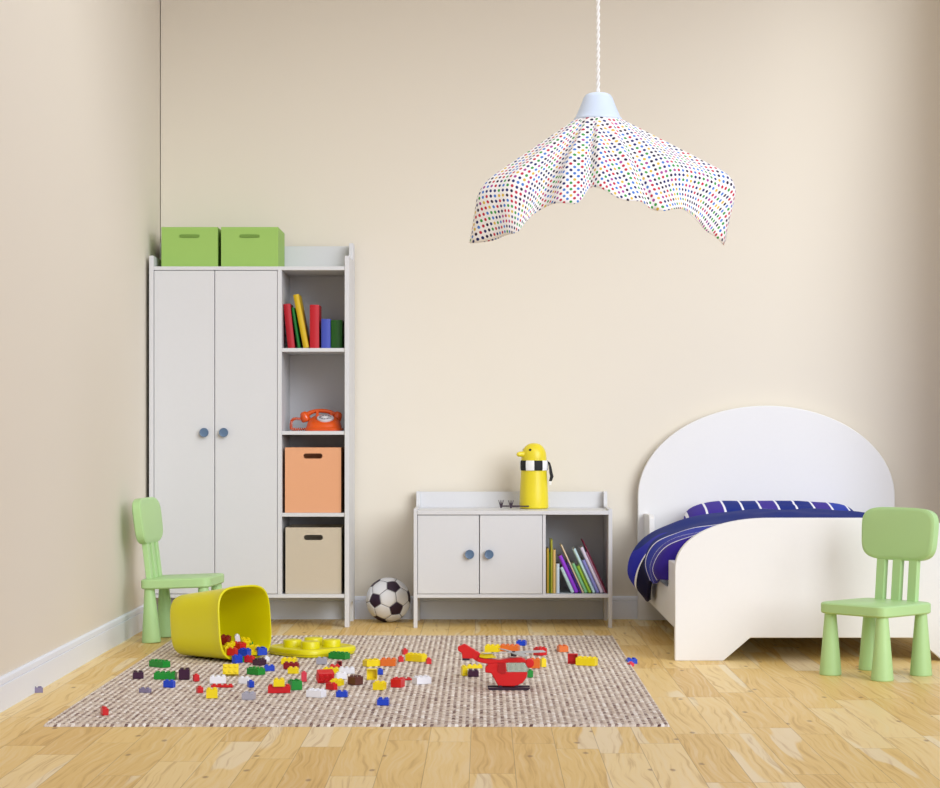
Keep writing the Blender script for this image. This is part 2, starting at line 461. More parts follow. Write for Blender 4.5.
sideboard()

# ------------------------------------------------------------------ storage boxes
def storage_box(label, m, loc, w, d, h, slot, slotm, lid=False, group=None):
    t = thing('storage_box', label, 'box', loc, 0, group)
    th = 0.004
    bm = NBM()
    hw, hd = w/2, d/2
    if lid:                                   # closed top
        box(bm, -hw, hw, -hd, hd, 0, h)
    else:
        box(bm, -hw, hw, -hd, hd, 0, th)
        box(bm, -hw, -hw+th, -hd, hd, th, h); box(bm, hw-th, hw, -hd, hd, th, h)
        box(bm, -hw+th, hw-th, hd-th, hd, th, h)
        # front wall with a real rounded hand hole
        sw, sh, sz = slot
        n = 10
        hole = []
        r = sh/2
        for k in range(n+1):
            a = -PI/2+PI*k/n; hole.append((sw/2-r+r*math.cos(a), sz+r*math.sin(a)))
        for k in range(n+1):
            a = PI/2+PI*k/n; hole.append((-sw/2+r+r*math.cos(a), sz+r*math.sin(a)))
        for yy0, yy1 in ((-hd, -hd+th),):
            outer = []
            N = len(hole)
            for (hx, hz) in hole:                 # matching outline points
                if abs(hx)/hw*1.0 > abs(hz-(h+th)/2)/((h-th)/2): s_ = hw/abs(hx); outer.append((math.copysign(hw, hx), hz))
                else: outer.append((hx, hz))
            front = None
        # build as four boxes round the hole plus rounded ends
        box(bm, -hw+th, hw-th, -hd, -hd+th, th, sz-r)
        box(bm, -hw+th, hw-th, -hd, -hd+th, sz+r, h)
        def endcap(sgn):
            xe = sgn*(hw-th); cx = sgn*(sw/2-r)
            pts = [(xe, sz-r), (xe, sz+r)]
            arc = [(cx+sgn*r*math.cos(PI/2-PI*k/n), sz+r*math.sin(PI/2-PI*k/n)) for k in range(n+1)]
            pts += arc
            prism(bm, pts, 'y', -hd, -hd+th)
        endcap(1); endcap(-1)
    obj('body', bm, m, t, bevel=0.0015 if lid else 0.0, smooth=False)
    if lid:
        sw, sh, sz = slot
        bm = NBM()
        prism(bm, [(p[0], p[1]+sz) for p in squircle(sw/2, sh/2, 5, 24)], 'y', -hd-0.004, -hd+0.001)
        obj('handle', bm, slotm, t, bevel=0.001, label='darker green slot handle')
    return t
yq = 9.62
for (xa, xb, lb) in ((161.3, 217.7, 'lime green box on top of the wardrobe, beside the left wall'), (221, 278.2, 'lime green box on top of the wardrobe, nearer the raised white back edge')):
    w = (xb-xa)*yq/F
    storage_box(lb, BOXG, (PX((xa+xb)/2, yq), yq+0.155, 1.7275), w, 0.31, PZ(227, yq)-1.7275, (20*yq/F, 3.2*yq/F, PZ(236, yq)-1.7275), BOXGD, True, 'green boxes on the wardrobe')
yq = 9.59
for (xa, xb, yt, ybt, sy, m, lb) in ((285, 341, 447.5, 513, 456, PEACH, 'peach orange open box with a hand hole on the wardrobe side shelf'),
                                     (285.5, 341.3, 527.5, 594.3, 537.5, BEIGE, 'beige open box with a hand hole in the lowest wardrobe bay')):
    z0 = PZ(ybt, 9.563)+0.0005
    h = PZ(yt, yq)-z0
    storage_box(lb, m, (PX((xa+xb)/2, yq), yq+0.16, z0), (xb-xa)*yq/F, 0.32, h, (19*yq/F, 5.2*yq/F, PZ(sy, yq)-z0), None, False, 'boxes in the wardrobe side bays')

# ------------------------------------------------------------------ books
def book(label, rgb, xl, z0, y0, th, h, d, lean, group, darker=None):
    """xl: X of the lower left corner of the spine; lean in degrees, top towards -X"""
    a = math.radians(lean)
    t = thing('book', label, 'book', (xl, y0, z0), 0, group)
    t.rotation_euler = (0, -a, 0)
    c = 0.0022
    m = mat('book_cloth_%d_%d_%d' % rgb, rgb, 0.5, 0.35, grain=0.06)
    bm = NBM()
    # rounded spine and two boards as one C-shaped outline
    out = []
    n = 8
    for k in range(n+1):
        u = -1+2*k/n
        out.append((th/2+th/2*u, 0.006*(u*u)))
    outer = out+[(th, d)]
    inner = [(th-c, d), (th-c, 0.009)]+[(c, 0.009), (c, d), (0, d)]
    prism(bm, outer+inner, 'z', 0, h)
    obj('cover', bm, m, t, bevel=0.0005)
    bm = NBM(); box(bm, c+0.0002, th-c-0.0002, 0.0095, d-0.004, 0.003, h-0.003)
    obj('pages', bm, PAGES, t, smooth=False)
    return t
G = 'books on the top wardrobe shelf'
zs = PZ(348, 9.563)+0.0006
yy = 9.62; k = yy/F
book('red book leaning left against the wardrobe divider', (178, 24, 38), PX(287.8, yy), zs, yy, 7*k, 0.214, 0.16, 6.0, G)
book('thin dark green book leaning between the red and the yellow book', (18, 110, 40), PX(297.3, yy), zs, yy+0.004, 3.0*k, 0.198, 0.15, 8.8, G)
book('tall yellow book leaning left on the wardrobe shelf', (206, 172, 22), PX(303.3, yy), zs, yy, 5.6*k, 0.262, 0.17, 11.0, G)
book('red book standing upright on the wardrobe shelf', (188, 26, 40), PX(309.7, yy), zs, yy, 9.2*k, 0.210, 0.16, 0, G)
book('short blue book standing on the wardrobe shelf', (66, 82, 178), PX(321.2, yy), zs, yy, 9.2*k, 0.142, 0.14, 0, G)
book('short thick dark green book at the right end of the wardrobe shelf', (26, 84, 20), PX(331.0, yy), zs, yy, 11*k, 0.137, 0.15, 0, G)

G = 'books in the sideboard bay'
yy = 9.585; k = yy/F/10.507
zb = 0.1618
def sb(zx): return PX(540+zx/10.507, yy)
for (lb, rgb, a, w, top) in (
    ('gold book standing against the sideboard divider', (196, 164, 58), 70, 24, 190),
    ('dark green book standing second from the sideboard divider', (96, 132, 30), 95, 16, 232),
    ('tallest upright olive yellow book in the sideboard', (178, 176, 58), 112, 21, 95),
    ('pale orange book upright beside the olive yellow one', (222, 186, 116), 135, 30, 205),
    ('short pale blue white book, last of the upright books in the sideboard', (206, 222, 232), 170, 35, 350)):
    book(lb, rgb, sb(a), zb, yy+0.002*(a % 3), w*k, (660-top)*k, 0.17, 0, G)
LEAN = [
    ('short pale teal book, first of the leaning books in the sideboard', (196, 226, 224), 331, 37, 265),
    ('thick bright purple leaning book in the sideboard', (150, 60, 214), 370, 45, 385),
    ('thin indigo leaning book right of the bright purple one', (92, 50, 160), 423, 17, 315),
    ('tall thin cream leaning book sticking up behind the purple one', (232, 212, 178), 447, 20, 505),
    ('pale green leaning book in the sideboard', (130, 196, 140), 472, 36, 305),
    ('lime green leaning book in the sideboard', (150, 190, 60), 512, 36, 280),
    ('tall pale aqua leaning book in the sideboard', (200, 230, 232), 556, 34, 460),
    ('lavender blue leaning book in the sideboard', (140, 140, 206), 595, 38, 340),
    ('thick lilac white leaning book in the sideboard', (220, 212, 228), 638, 38, 475),
    ('pink leaning book with dark top before the maroon one', (208, 150, 176), 680, 14, 430),
    ('tallest thin maroon book leaning at the right end of the sideboard bay', (130, 24, 62), 697, 14, 552)]
a0 = 24.6
ca = math.cos(math.radians(a0))
cur = None
for (lb, rgb, a, w, vert) in LEAN:
    book(lb, rgb, sb(a), zb, yy+0.0015*(w % 4), (w*k)*ca*0.97, vert*k/ca, 0.18, a0, G)

# ------------------------------------------------------------------ telephone
def telephone():
    Y = 9.60; k = Y/F/13.43
    zs = PZ(431, 9.563)+0.0006
    t = thing('rotary_telephone', 'orange rotary dial telephone on the wardrobe side shelf', 'telephone', (PX(280+570/13.43, Y), Y+0.10, zs))
    bm = NBM()
    rings = []
    for z, hw, hd, e, cy in ((0, 0.091, 0.086, 4, 0.0), (0.012, 0.093, 0.088, 4, 0.0), (0.016, 0.086, 0.083, 3.6, 0.0), (0.030, 0.082, 0.081, 3.4, 0.002), (0.046, 0.078, 0.076, 3.2, 0.005), (0.056, 0.070, 0.066, 3, 0.010), (0.063, 0.060, 0.052, 3, 0.018), (0.067, 0.050, 0.038, 3, 0.026)):
        rings.append([(p[0], p[1]+cy, z) for p in squircle(hw, hd, e, 36)])
    for r_ in rings:
        for q_, p in enumerate(r_):
            if p[2] > 0.02: r_[q_] = (p[0], p[1], p[2]*(1+3.0*p[1]))
    loft(bm, rings)
    obj('body', bm, ORNG, t)
    # dial on the sloping front
    n = Vector((0, -0.33, 0.94)).normalized(); M = n.to_track_quat('Z', 'Y').to_matrix().to_4x4()
    c = Vector((0.008, -0.026, 0.0600))
    bm = NBM(); lathe(bm, [(0.040, -0.012), (0.041, 0.004), (0.039, 0.007), (0.0, 0.007)], c, 32, M)
    d = obj('dial', bm, DIAL, t, label='silver grey dial')
    bm = NBM(); lathe(bm, [(0.014, 0.007), (0.014, 0.009), (0.0, 0.0095)], c, 20, M); obj('dial_centre', bm, mat('white_card', (240, 240, 240), 0.6), d)
    bm = NBM()
    for i in range(10):
        a = 0.5+i*0.52
        lathe(bm, [(0.0052, 0.006), (0.0052, 0.0076), (0, 0.0076)], c+(M @ Vector((0.027*math.cos(a), 0.027*math.sin(a), 0.0))), 10, M)
    obj('finger_holes', bm, mat('dial_dark', (90, 82, 86), 0.5), d)
    # cradle prongs
    bm = NBM()
    for sx in (-1, 1):
        box(bm, sx*0.034-0.007, sx*0.034+0.007, 0.012, 0.022, 0.066, 0.097); pass
    box(bm, -0.041, 0.041, 0.010, 0.050, 0.058, 0.078)
    obj('cradle', bm, ORNG, t, bevel=0.002)
    # handset
    bm = NBM()
    pts, rs = [], []
    for i in range(17):
        u = -1+2*i/16
        pts.append((0.080*u-0.018, 0.032, 0.098-0.030*abs(u)**2.6)); rs.append(0.0095+0.005*abs(u)**3)
    tube(bm, pts, rs, 12)
    for sx, cx in ((-1, -0.094), (1, 0.060)):
        Mx = Matrix.Rotation(sx*0.35, 4, 'Y')
        lathe(bm, [(0.010, 0.030), (0.017, 0.024), (0.0225, 0.008), (0.0235, -0.012), (0.020, -0.019), (0.0, -0.022)], (cx, 0.030, 0.064), 20, Mx)
    obj('handset', bm, ORNG, t)
    # coiled cord looping out to the left
    bm = NBM()
    path = [(-0.070, 0.0, 0.010), (-0.10, -0.01, 0.008), (-0.135, -0.01, 0.008), (-0.159, 0.0, 0.009), (-0.161, 0.01, 0.030), (-0.158, 0.015, 0.052), (-0.145, 0.02, 0.060), (-0.125, 0.025, 0.059), (-0.105, 0.03, 0.055)]
    P = [Vector(p) for p in path]; coil = []
    for i in range(len(P)-1):
        for j in range(26):
            u = j/26; p = P[i].lerp(P[i+1], u); d = (P[i+1]-P[i]).normalized()
            s = d.cross(Vector((0, 1, 0.2))).normalized(); v = d.cross(s)
            an = 2*PI*(i*26+j)/8
            coil.append(p+s*0.0055*math.cos(an)+v*0.0055*math.sin(an))
    tube(bm, coil, 0.0022, 6)
    obj('coiled_cord', bm, ORNG, t)
telephone()

# ------------------------------------------------------------------ soccer ball
def ball():
    R = 0.11
    bm = NBM()
    bmesh.ops.create_icosphere(bm, subdivisions=1, radius=1.0)
    V = [v.co.normalized() for v in bm.verts]
    tgt = [Vector((.26, -.71, .655)).normalized(), Vector((-.55, -.83, .05)).normalized(), Vector((.40, -.86, -.31)).normalized()]
    A = 0
    B = [i for i in range(12) if i != A and V[A].dot(V[i]) > 0.4]
    b = B[0]; cs = [i for i in B if i != b and V[b].dot(V[i]) > 0.4]
    sgn = tgt[0].cross(tgt[1]).dot(tgt[2])
    c = [i for i in cs if V[A].cross(V[b]).dot(V[i])*sgn > 0][0]
    src = np.array([V[A], V[b], V[c]]).T; dst = np.array(tgt).T
    U, s_, Vt = np.linalg.svd(dst @ src.T); Rm = U @ np.diag([1, 1, np.sign(np.linalg.det(U @ Vt))]) @ Vt
    Rm = Matrix(Rm.tolist())
    bmesh.ops.bevel(bm, geom=list(bm.verts), offset=100/3, offset_type='PERCENT', affect='VERTICES', segments=1)
    for f in bm.faces: f.material_index = 1 if len(f.verts) == 5 else 0
    r = bmesh.ops.inset_individual(bm, faces=list(bm.faces), thickness=0.018)
    for f in r['faces']: f.material_index = 2
    lay = bm.verts.layers.float.new('seam')
    rim = set()
    inner = set(v for f in bm.faces if f.material_index < 2 for v in f.verts)
    for v in bm.verts: v[lay] = 0.0 if v in inner else 1.0
    bmesh.ops.triangulate(bm, faces=[f for f in bm.faces if f.material_index < 2])
    bmesh.ops.subdivide_edges(bm, edges=list(bm.edges), cuts=5, use_grid_fill=True)
    for v in bm.verts: v.co = (Rm @ v.co.normalized())*(R*(1-0.022*v[lay]))
    o = obj('soccer_ball', bm, [BALLW, BALLB, SEAM], smooth=True, angle=80)
    o.location = (PX(388.3, 9.85), 9.85, R*0.985)
    tag(o, 'white soccer ball with dark pentagons between wardrobe and sideboard', 'ball')
ball()

# ------------------------------------------------------------------ bird flask
def bird():
    Y = 9.80; k = Y/F/9.857
    t = thing('bird_flask', 'yellow bird shaped flask with striped scarf on the sideboard', 'flask', (PX(490+433/9.857, Y), Y, 0.5595))
    bm = NBM(); lathe(bm, [(0.064, 0), (0.070, 0.004), (0.0715, 0.012), (0.070, 0.06), (0.067, 0.12), (0.0635, 0.182), (0.0625, 0.24)], n=48)
    obj('body', bm, DUCK, t)
    bm = NBM()
    prof = [(0.0615, 0.2365), (0.0618, 0.250)]
    for i in range(1, 13):
        a = PI/2*i/12; prof.append((0.0615*math.cos(a)**0.85, 0.252+0.069*math.sin(a)))
    lathe(bm, prof, n=48)
    hd = obj('head', bm, DUCK, t)
    az = PI+math.radians(25)
    dr = Vector((math.cos(az), math.sin(az), 0))
    bm = NBM(); tube(bm, [dr*0.045+Vector((0, 0, 0.266)), dr*0.075+Vector((0, 0, 0.267)), dr*0.088+Vector((0, 0, 0.265)), dr*0.093+Vector((0, 0, 0.263))], [0.015, 0.013, 0.0105, 0.004], 16)
    obj('beak', bm, DUCK, hd)
    for da in (-44, 44):
        a = az+math.radians(da); e = Vector((math.cos(a), math.sin(a), 0))
        bm = NBM(); lathe(bm, [(0.0, -0.003), (0.0062, -0.001), (0.006, 0.002), (0.003, 0.0035), (0, 0.004)], e*0.0535+Vector((0, 0, 0.288)), 16, (e+Vector((0, 0, 0.35))).to_track_quat('Z', 'Y').to_matrix().to_4x4())
        obj('eye', bm, BLACK, hd, label='round black eye')
    # scarf: black and white blocks
    bm = NBM()
    n = 60; zz = [0.1870, 0.1885, 0.2000, 0.2240, 0.2355, 0.2365]; rr = [0.064, 0.0685, 0.0702, 0.0702, 0.0685, 0.063]
    R_ = [[bm.verts.new((r*math.cos(2*PI*i/n), r*math.sin(2*PI*i/n), z)) for i in range(n)] for r, z in zip(rr, zz)]
    for a_, b_ in zip(R_, R_[1:]):
        for i in range(n):
            f = bm.faces.new([a_[i], a_[(i+1) % n], b_[(i+1) % n], b_[i]])
            ang = ((i+0.5)/n*360-199) % 360
            f.material_index = int(ang//36) % 2
    sc = obj('scarf', bm, [BLACK, CLOTHW], t, label='black and white striped scarf')
    bm = NBM()
    pts = [(0.066, -0.012, 0.232), (0.074, -0.014, 0.226), (0.079, -0.016, 0.205), (0.083, -0.016, 0.175), (0.087, -0.015, 0.158), (0.080, -0.018, 0.135), (0.080, -0.018, 0.117)]
    for i, (w, m_) in enumerate(((0.005, 0), (0.008, 0), (0.010, 0), (0.013, 0), (0.014, 0), (0.011, 1))):
        p, q = Vector(pts[i]), Vector(pts[i+1])
        rings = []
        for s_, c in ((p, w), (q, (0.008, 0.010, 0.013, 0.014, 0.011, 0.008)[i])):
            rings.append([s_+Vector(o_) for o_ in ((-c*0.6, -c, 0), (c*0.6, -c, 0), (c*0.6, c, 0), (-c*0.6, c, 0))])
        loft(bm, rings, mi=m_)
    obj('scarf_tail', bm, [BLACK, CLOTHW], sc, label='hanging black scarf end')
    # wire legs and feet pointing along the face
    for (sx, sy, fx) in ((-0.026, -0.066, -0.1135), (-0.068, -0.03, -0.161)):
        bm = NBM()
        fy = sy-(sx-fx)*0.12
        tube(bm, [(sx, sy, 0.014), ((sx+fx)/2, (sy+fy)/2-0.002, 0.014), (fx, fy, 0.014)], 0.0032, 10)
        lg = obj('leg', bm, DARKP, t, label='dark wire leg')
        bm = NBM()
        for dxx, dyy in ((-0.013, -0.006), (-0.0045, 0.004), (0.0045, -0.004), (0.013, 0.006)):
            tube(bm, [(fx, fy, 0.006), (fx+dxx*0.45, fy+dyy*0.5, 0.022), (fx+dxx, fy+dyy, 0.044)], [0.0045, 0.0025, 0.0012], 8)
        obj('foot', bm, DARKP, lg)
bird()

# ------------------------------------------------------------------ bed
def bed():
    xl, xr = 0.770, 2.046
    t = thing('bed', "white child's bed with a rounded headboard and footboard at the right", 'bed', (1.41, 9.05, 0))
    O = Vector((1.41, 9.05, 0))
    def L(pts): return [(p[0]-O.x, p[1]) for p in pts]
    # headboard
    cx, rx, zs, zt = (xl+xr)/2, (xr-xl)/2, 0.615, 1.066
    pts = [(xl, 0), (xr, 0)]
    for i in range(49):
        a = PI*i/48
        c, s = math.cos(a), math.sin(a)
        pts.append((cx+rx*math.copysign(abs(c), c), zs+(zt-zs)*abs(s)))
    bm = NBM(); prism(bm, L(pts), 'y', 9.935-O.y, 9.975-O.y)
    obj('headboard', bm, WHITEB, t, bevel=0.004, seg=3)
    # footboard
    fl, fr = 0.783, 2.072
    zc, zt, rx = 0.37, 0.583, 0.40
    pts = [(fl, 0), (fl+0.197, 0), (fl+0.307, 0.094), (fr-0.307, 0.094), (fr-0.197, 0), (fr, 0)]
    n = 20
    for i in range(n+1):
        a = PI/2*i/n; pts.append((fr-rx+rx*math.cos(a)**(2/2.2), zc+(zt-zc)*math.sin(a)**(2/2.2)))
    for i in range(n+1):
        a = PI/2*(1-i/n); pts.append((fl+rx-rx*math.cos(a)**(2/2.2), zc+(zt-zc)*math.sin(a)**(2/2.2)))
    bm = NBM(); prism(bm, L(pts), 'y', 8.158-O.y, 8.198-O.y)
    obj('footboard', bm, WHITEB, t, bevel=0.004, seg=3)
    # side rails with raised ends
    prof = [(8.199, 0.115), (9.934, 0.115), (9.934, 0.53), (9.66, 0.535), (9.63, 0.52)]
    for i in range(9):
        a = PI/2*i/8; prof.append((9.61-0.09*math.sin(a)*0.9, 0.40-0.13*(1-math.cos(a))))
    prof += [(9.40, 0.265), (8.72, 0.262), (8.640, 0.268), (8.625, 0.285), (8.622, 0.372), (8.615, 0.383), (8.199, 0.388)]
    prof = [(p[0]-O.y, p[1]) for p in prof]
    for a, b in ((0.800, 0.826), (2.012, 2.038)):
        bm = NBM(); prism(bm, prof, 'x', a-O.x, b-O.x); obj('side_rail', bm, WHITEB, t, bevel=0.003)
    bm = NBM(); box(bm, 0.827-O.x, 2.011-O.x, 8.2-O.y, 9.93-O.y, 0.128, 0.150); obj('bed_base', bm, WHITEB, t, bevel=0.002)
    bm = NBM(); box(bm, 0.872, 1.965, 8.235, 9.92, 0.151, 0.335)
    m = obj('mattress', bm, MATT, None, bevel=0.04, seg=4)
    tag(m, 'white mattress under the blue bedding of the bed', 'mattress')
bed()

def catmull(P, u):
    """P list of vectors, u in [0, len-1]"""
    i = min(int(u), len(P)-2); t = u-i
    p0, p1, p2, p3 = P[max(i-1, 0)], P[i], P[i+1], P[min(i+2, len(P)-1)]
    return 0.5*((2*p1)+(p2-p0)*t+(2*p0-5*p1+4*p2-p3)*t*t+(3*p1-p0-3*p2+p3)*t*t*t)
def duvet():
    ctl = [
        (8.215, [(.848, .30), (.842, .345), (.872, .40), (.95, .425), (1.12, .445), (1.42, .455), (1.75, .445), (1.93, .415), (1.985, .375), (1.99, .33)]),
        (8.45, [(.850, .29), (.842, .36), (.875, .43), (.96, .462), (1.14, .49), (1.42, .50), (1.75, .49), (1.93, .455), (1.982, .39), (1.988, .32)]),
        (8.63, [(.850, .29), (.844, .37), (.875, .44), (.95, .475), (1.15, .505), (1.42, .515), (1.75, .505), (1.94, .465), (1.980, .40), (1.985, .32)]),
        (8.68, [(.774, .295), (.760, .345), (.815, .43), (.94, .482), (1.15, .515), (1.42, .525), (1.75, .515), (1.95, .47), (2.05, .37), (2.06, .30)]),
        (8.95, [(.772, .262), (.752, .345), (.800, .435), (.93, .490), (1.15, .530), (1.42, .542), (1.75, .53), (1.96, .48), (2.065, .36), (2.07, .27)]),
        (9.12, [(.765, .248), (.738, .330), (.782, .43), (.92, .495), (1.15, .540), (1.42, .555), (1.75, .54), (1.96, .49), (2.07, .36), (2.075, .27)]),
        (9.24, [(.768, .175), (.700, .285), (.752, .415), (.905, .497), (1.15, .546), (1.42, .56), (1.75, .545), (1.96, .49), (2.07, .36), (2.075, .27)]),
        (9.36, [(.778, .145), (.688, .270), (.735, .405), (.89, .497), (1.15, .55), (1.42, .562), (1.75, .55), (1.96, .49), (2.07, .36), (2.075, .27)]),
        (9.46, [(.774, .150), (.700, .275), (.745, .395), (.885, .490), (1.15, .545), (1.42, .555), (1.75, .545), (1.95, .48), (2.05, .37), (2.06, .30)]),
        (9.51, [(.778, .21), (.728, .300), (.772, .385), (.885, .46), (1.15, .50), (1.42, .51), (1.75, .50), (1.94, .455), (2.03, .37), (2.045, .32)]),
    ]
    nu, nv = 72, 64
    cols = [[Vector((x, y, z)) for x, z in c] for y, c in ctl]
    ncu, ncv = len(cols[0]), len(cols)
    grid = []
    for j in range(nv+1):
        v = (ncv-1)*j/nv
        row = [catmull([cols[a][i] for a in range(ncv)], v) for i in range(ncu)]
        grid.append([catmull(row, (ncu-1)*i/nu) for i in range(nu+1)])
    bm = NBM(); uv = bm.loops.layers.uv.new('UVMap')
    V, UVs = [], []
    rng = random.Random(5)
    for j, row in enumerate(grid):
        vr, ur, d = [], [], 0.0
        for i, p in enumerate(row):
            if i: d += (p-row[i-1]).length
            q = p.copy()
            q.z += 0.005*math.sin(9*p.x+5*p.y)*math.sin(14*p.y)+0.003*math.sin(23*p.x-17*p.y)
            vr.append(bm.verts.new(q)); ur.append((d, p.y+0.45*min(max(d-0.10, 0), 0.5)+0.01*math.sin(7*d)))
        V.append(vr); UVs.append(ur)
    for j in range(nv):
        for i in range(nu):
            f = bm.faces.new([V[j][i], V[j][i+1], V[j+1][i+1], V[j+1][i]])
            for l, (a, b) in zip(f.loops, ((j, i), (j, i+1), (j+1, i+1), (j+1, i))): l[uv].uv = UVs[a][b]
    o = obj('duvet', bm, DUVM, None, angle=180)
    s = o.modifiers.new('thick', 'SOLIDIFY'); s.thickness = 0.02; s.offset = 0.0
    tag(o, 'blue striped duvet hanging over the left rail of the bed', 'duvet')
duvet()
def pillow():
    bm = NBM()
    hx, hy, hz = 0.424, 0.19, 0.120
    bmesh.ops.create_uvsphere(bm, u_segments=64, v_segments=32, radius=1)
    for v in bm.verts:
        x, y, z = v.co
        def p(a, e): return math.copysign(abs(a)**e, a)
        v.co = Vector((hx*p(x, 0.34), hy*p(y, 0.7), hz*p(z, 0.55)*(1-0.07*abs(p(x, 0.34))**2)))
        v.co.z += 0.003*math.sin(20*v.co.x)
    o = obj('pillow', bm, PILM, None, angle=180)
    o.location = (1.402, 9.735, 0.468); o.rotation_euler = (math.radians(10), 0, 0)
    tag(o, 'blue striped pillow lying against the white headboard', 'pillow')
pillow()

# ------------------------------------------------------------------ chairs
def chair_parts(t):
    bm = NBM()
    rings = []
    for z, g in ((0.2365, 0.008), (0.239, 0.003), (0.243, 0.0), (0.274, 0.0), (0.278, 0.003), (0.2805, 0.009)):
        rings.append([(p[0], p[1], z) for p in squircle(0.160-g, 0.160-g, 9, 64)])
    loft(bm, rings)
    obj('seat', bm, CHAIR, t)
    for sx in (-1, 1):
        for sy in (-1, 1):
            bm = NBM()
            lathe(bm, [(0.0405, 0.0), (0.0425, 0.003), (0.0422, 0.006), (0.0225, 0.238)], (0, 0, 0), 28)
            obj('leg', bm, CHAIR, t, loc=(sx*0.122, sy*0.122, 0))
    tilt = math.radians(5)
    M = Matrix.Translation((0, 0.130, 0.26)) @ Matrix.Rotation(-tilt, 4, 'X')
    for sx in (-0.076, 0.0, 0.076):
        bm = NBM(); box(bm, sx-0.020, sx+0.020, -0.012, 0.012, 0.0, 0.20, M)
        obj('back_slat', bm, CHAIR, t, bevel=0.003)
    bm = NBM()
    rings = []
    for y, g in ((-0.022, 0.014), (-0.020, 0.006), (-0.015, 0.0), (0.015, 0.0), (0.020, 0.006), (0.022, 0.014)):
        ring = []
        for px_, pz_ in squircle(0.170-g, 0.103-g, 4.2, 64):
            ring.append(M @ Vector((px_*(1+0.28*pz_), y-0.0+0.35*px_*px_*-1.0+0.006, 0.278+pz_)))
        rings.append(ring)
    loft(bm, rings)
    obj('backrest', bm, CHAIR, t)
t1 = thing('childs_chair', "pale green plastic child's chair in front of the bed", 'chair', (1.510, 7.69, 0), math.radians(-48), "children's chairs")
chair_parts(t1)
t2 = t1.copy(); COL.objects.link(t2)
t2.location = (-1.337, 8.985, 0.0062); t2.rotation_euler = (-0.039, 0, math.radians(84))   # front legs stand on the rug
t2['label'] = "pale green plastic child's chair by the left wall behind the yellow bucket"
for ch in list(t1.children):
    c = ch.copy(); COL.objects.link(c); c.parent = t2

# ------------------------------------------------------------------ bucket and lid
def bucket():
    a = math.atan(0.026/0.325)
    hd = math.radians(38)
    h = Vector((math.cos(hd), -math.sin(hd), 0))
    d = h*math.cos(a)+Vector((0, 0, math.sin(a)))
    s = Vector((math.sin(hd), math.cos(hd), 0))
    u = s.cross(d); u = u if u.z > 0 else -u
    mouth = Vector((-0.965, 8.11, 0))
    Ln = 0.325
    base = mouth-h*Ln*math.cos(a); base.z = RT+0.0025+0.124*math.cos(a)
    t = thing('toy_bucket', 'yellow plastic toy bucket tipped on its side on the rug', 'bucket', (base.x+h.x*0.15, base.y+h.y*0.15, RT))
    O = t.location.copy()
    def ring(z, r): return [base-O+d*z+s*p[0]+u*p[1] for p in squircle(r, r, 3.8, 56)]
    R0, R1 = 0.124, 0.148
    rad = lambda z: R0+(R1-R0)*z/Ln
    bm = NBM()
    rings = [ring(0.0, 0.088), ring(0.002, 0.102), ring(0.008, 0.114), ring(0.018, rad(0.018)-0.003), ring(0.03, rad(0.03))]
    rings += [ring(z, rad(z)) for z in (0.08, 0.14, 0.20, 0.26, Ln-0.01)]
    rings += [ring(Ln-0.008, rad(Ln)), ring(Ln-0.004, R1+0.002), ring(Ln, R1+0.002), ring(Ln+0.003, R1-0.001), ring(Ln+0.002, R1-0.005), ring(Ln-0.006, R1-0.007)]
    rings += [ring(z, rad(z)-0.007) for z in (0.26, 0.2, 0.14, 0.08, 0.02)] + [ring(0.008, 0.095), ring(0.006, 0.05)]
    loft(bm, rings)
    obj('shell', bm, YEL, t, angle=60)
    return base, d, s, u, Ln
BK = bucket()
def lid():
    t = thing('bucket_lid', 'yellow bucket lid with four round studs lying on the rug', 'lid', (PX(312, 8.36), 8.36, RT), math.radians(45))
    bm = NBM()
    rings = []
    for z, r in ((0.0, 0.146), (0.001, 0.150), (0.010, 0.152), (0.012, 0.155), (0.024, 0.155), (0.030, 0.152), (0.032, 0.146), (0.032, 0.138), (0.029, 0.134)):
        rings.append([(p[0], p[1], z) for p in squircle(r, r, 3.8, 64)])
    loft(bm, rings)
    obj('lid_plate', bm, YEL, t, angle=50)
    for sx in (-1, 1):
        for sy in (-1, 1):
            bm = NBM(); lathe(bm, [(0.039, 0.0285), (0.039, 0.054), (0.037, 0.057), (0.033, 0.058), (0, 0.0585)], (sx*0.0575, sy*0.0575, 0), 32)
            obj('stud', bm, YEL, t)
lid()

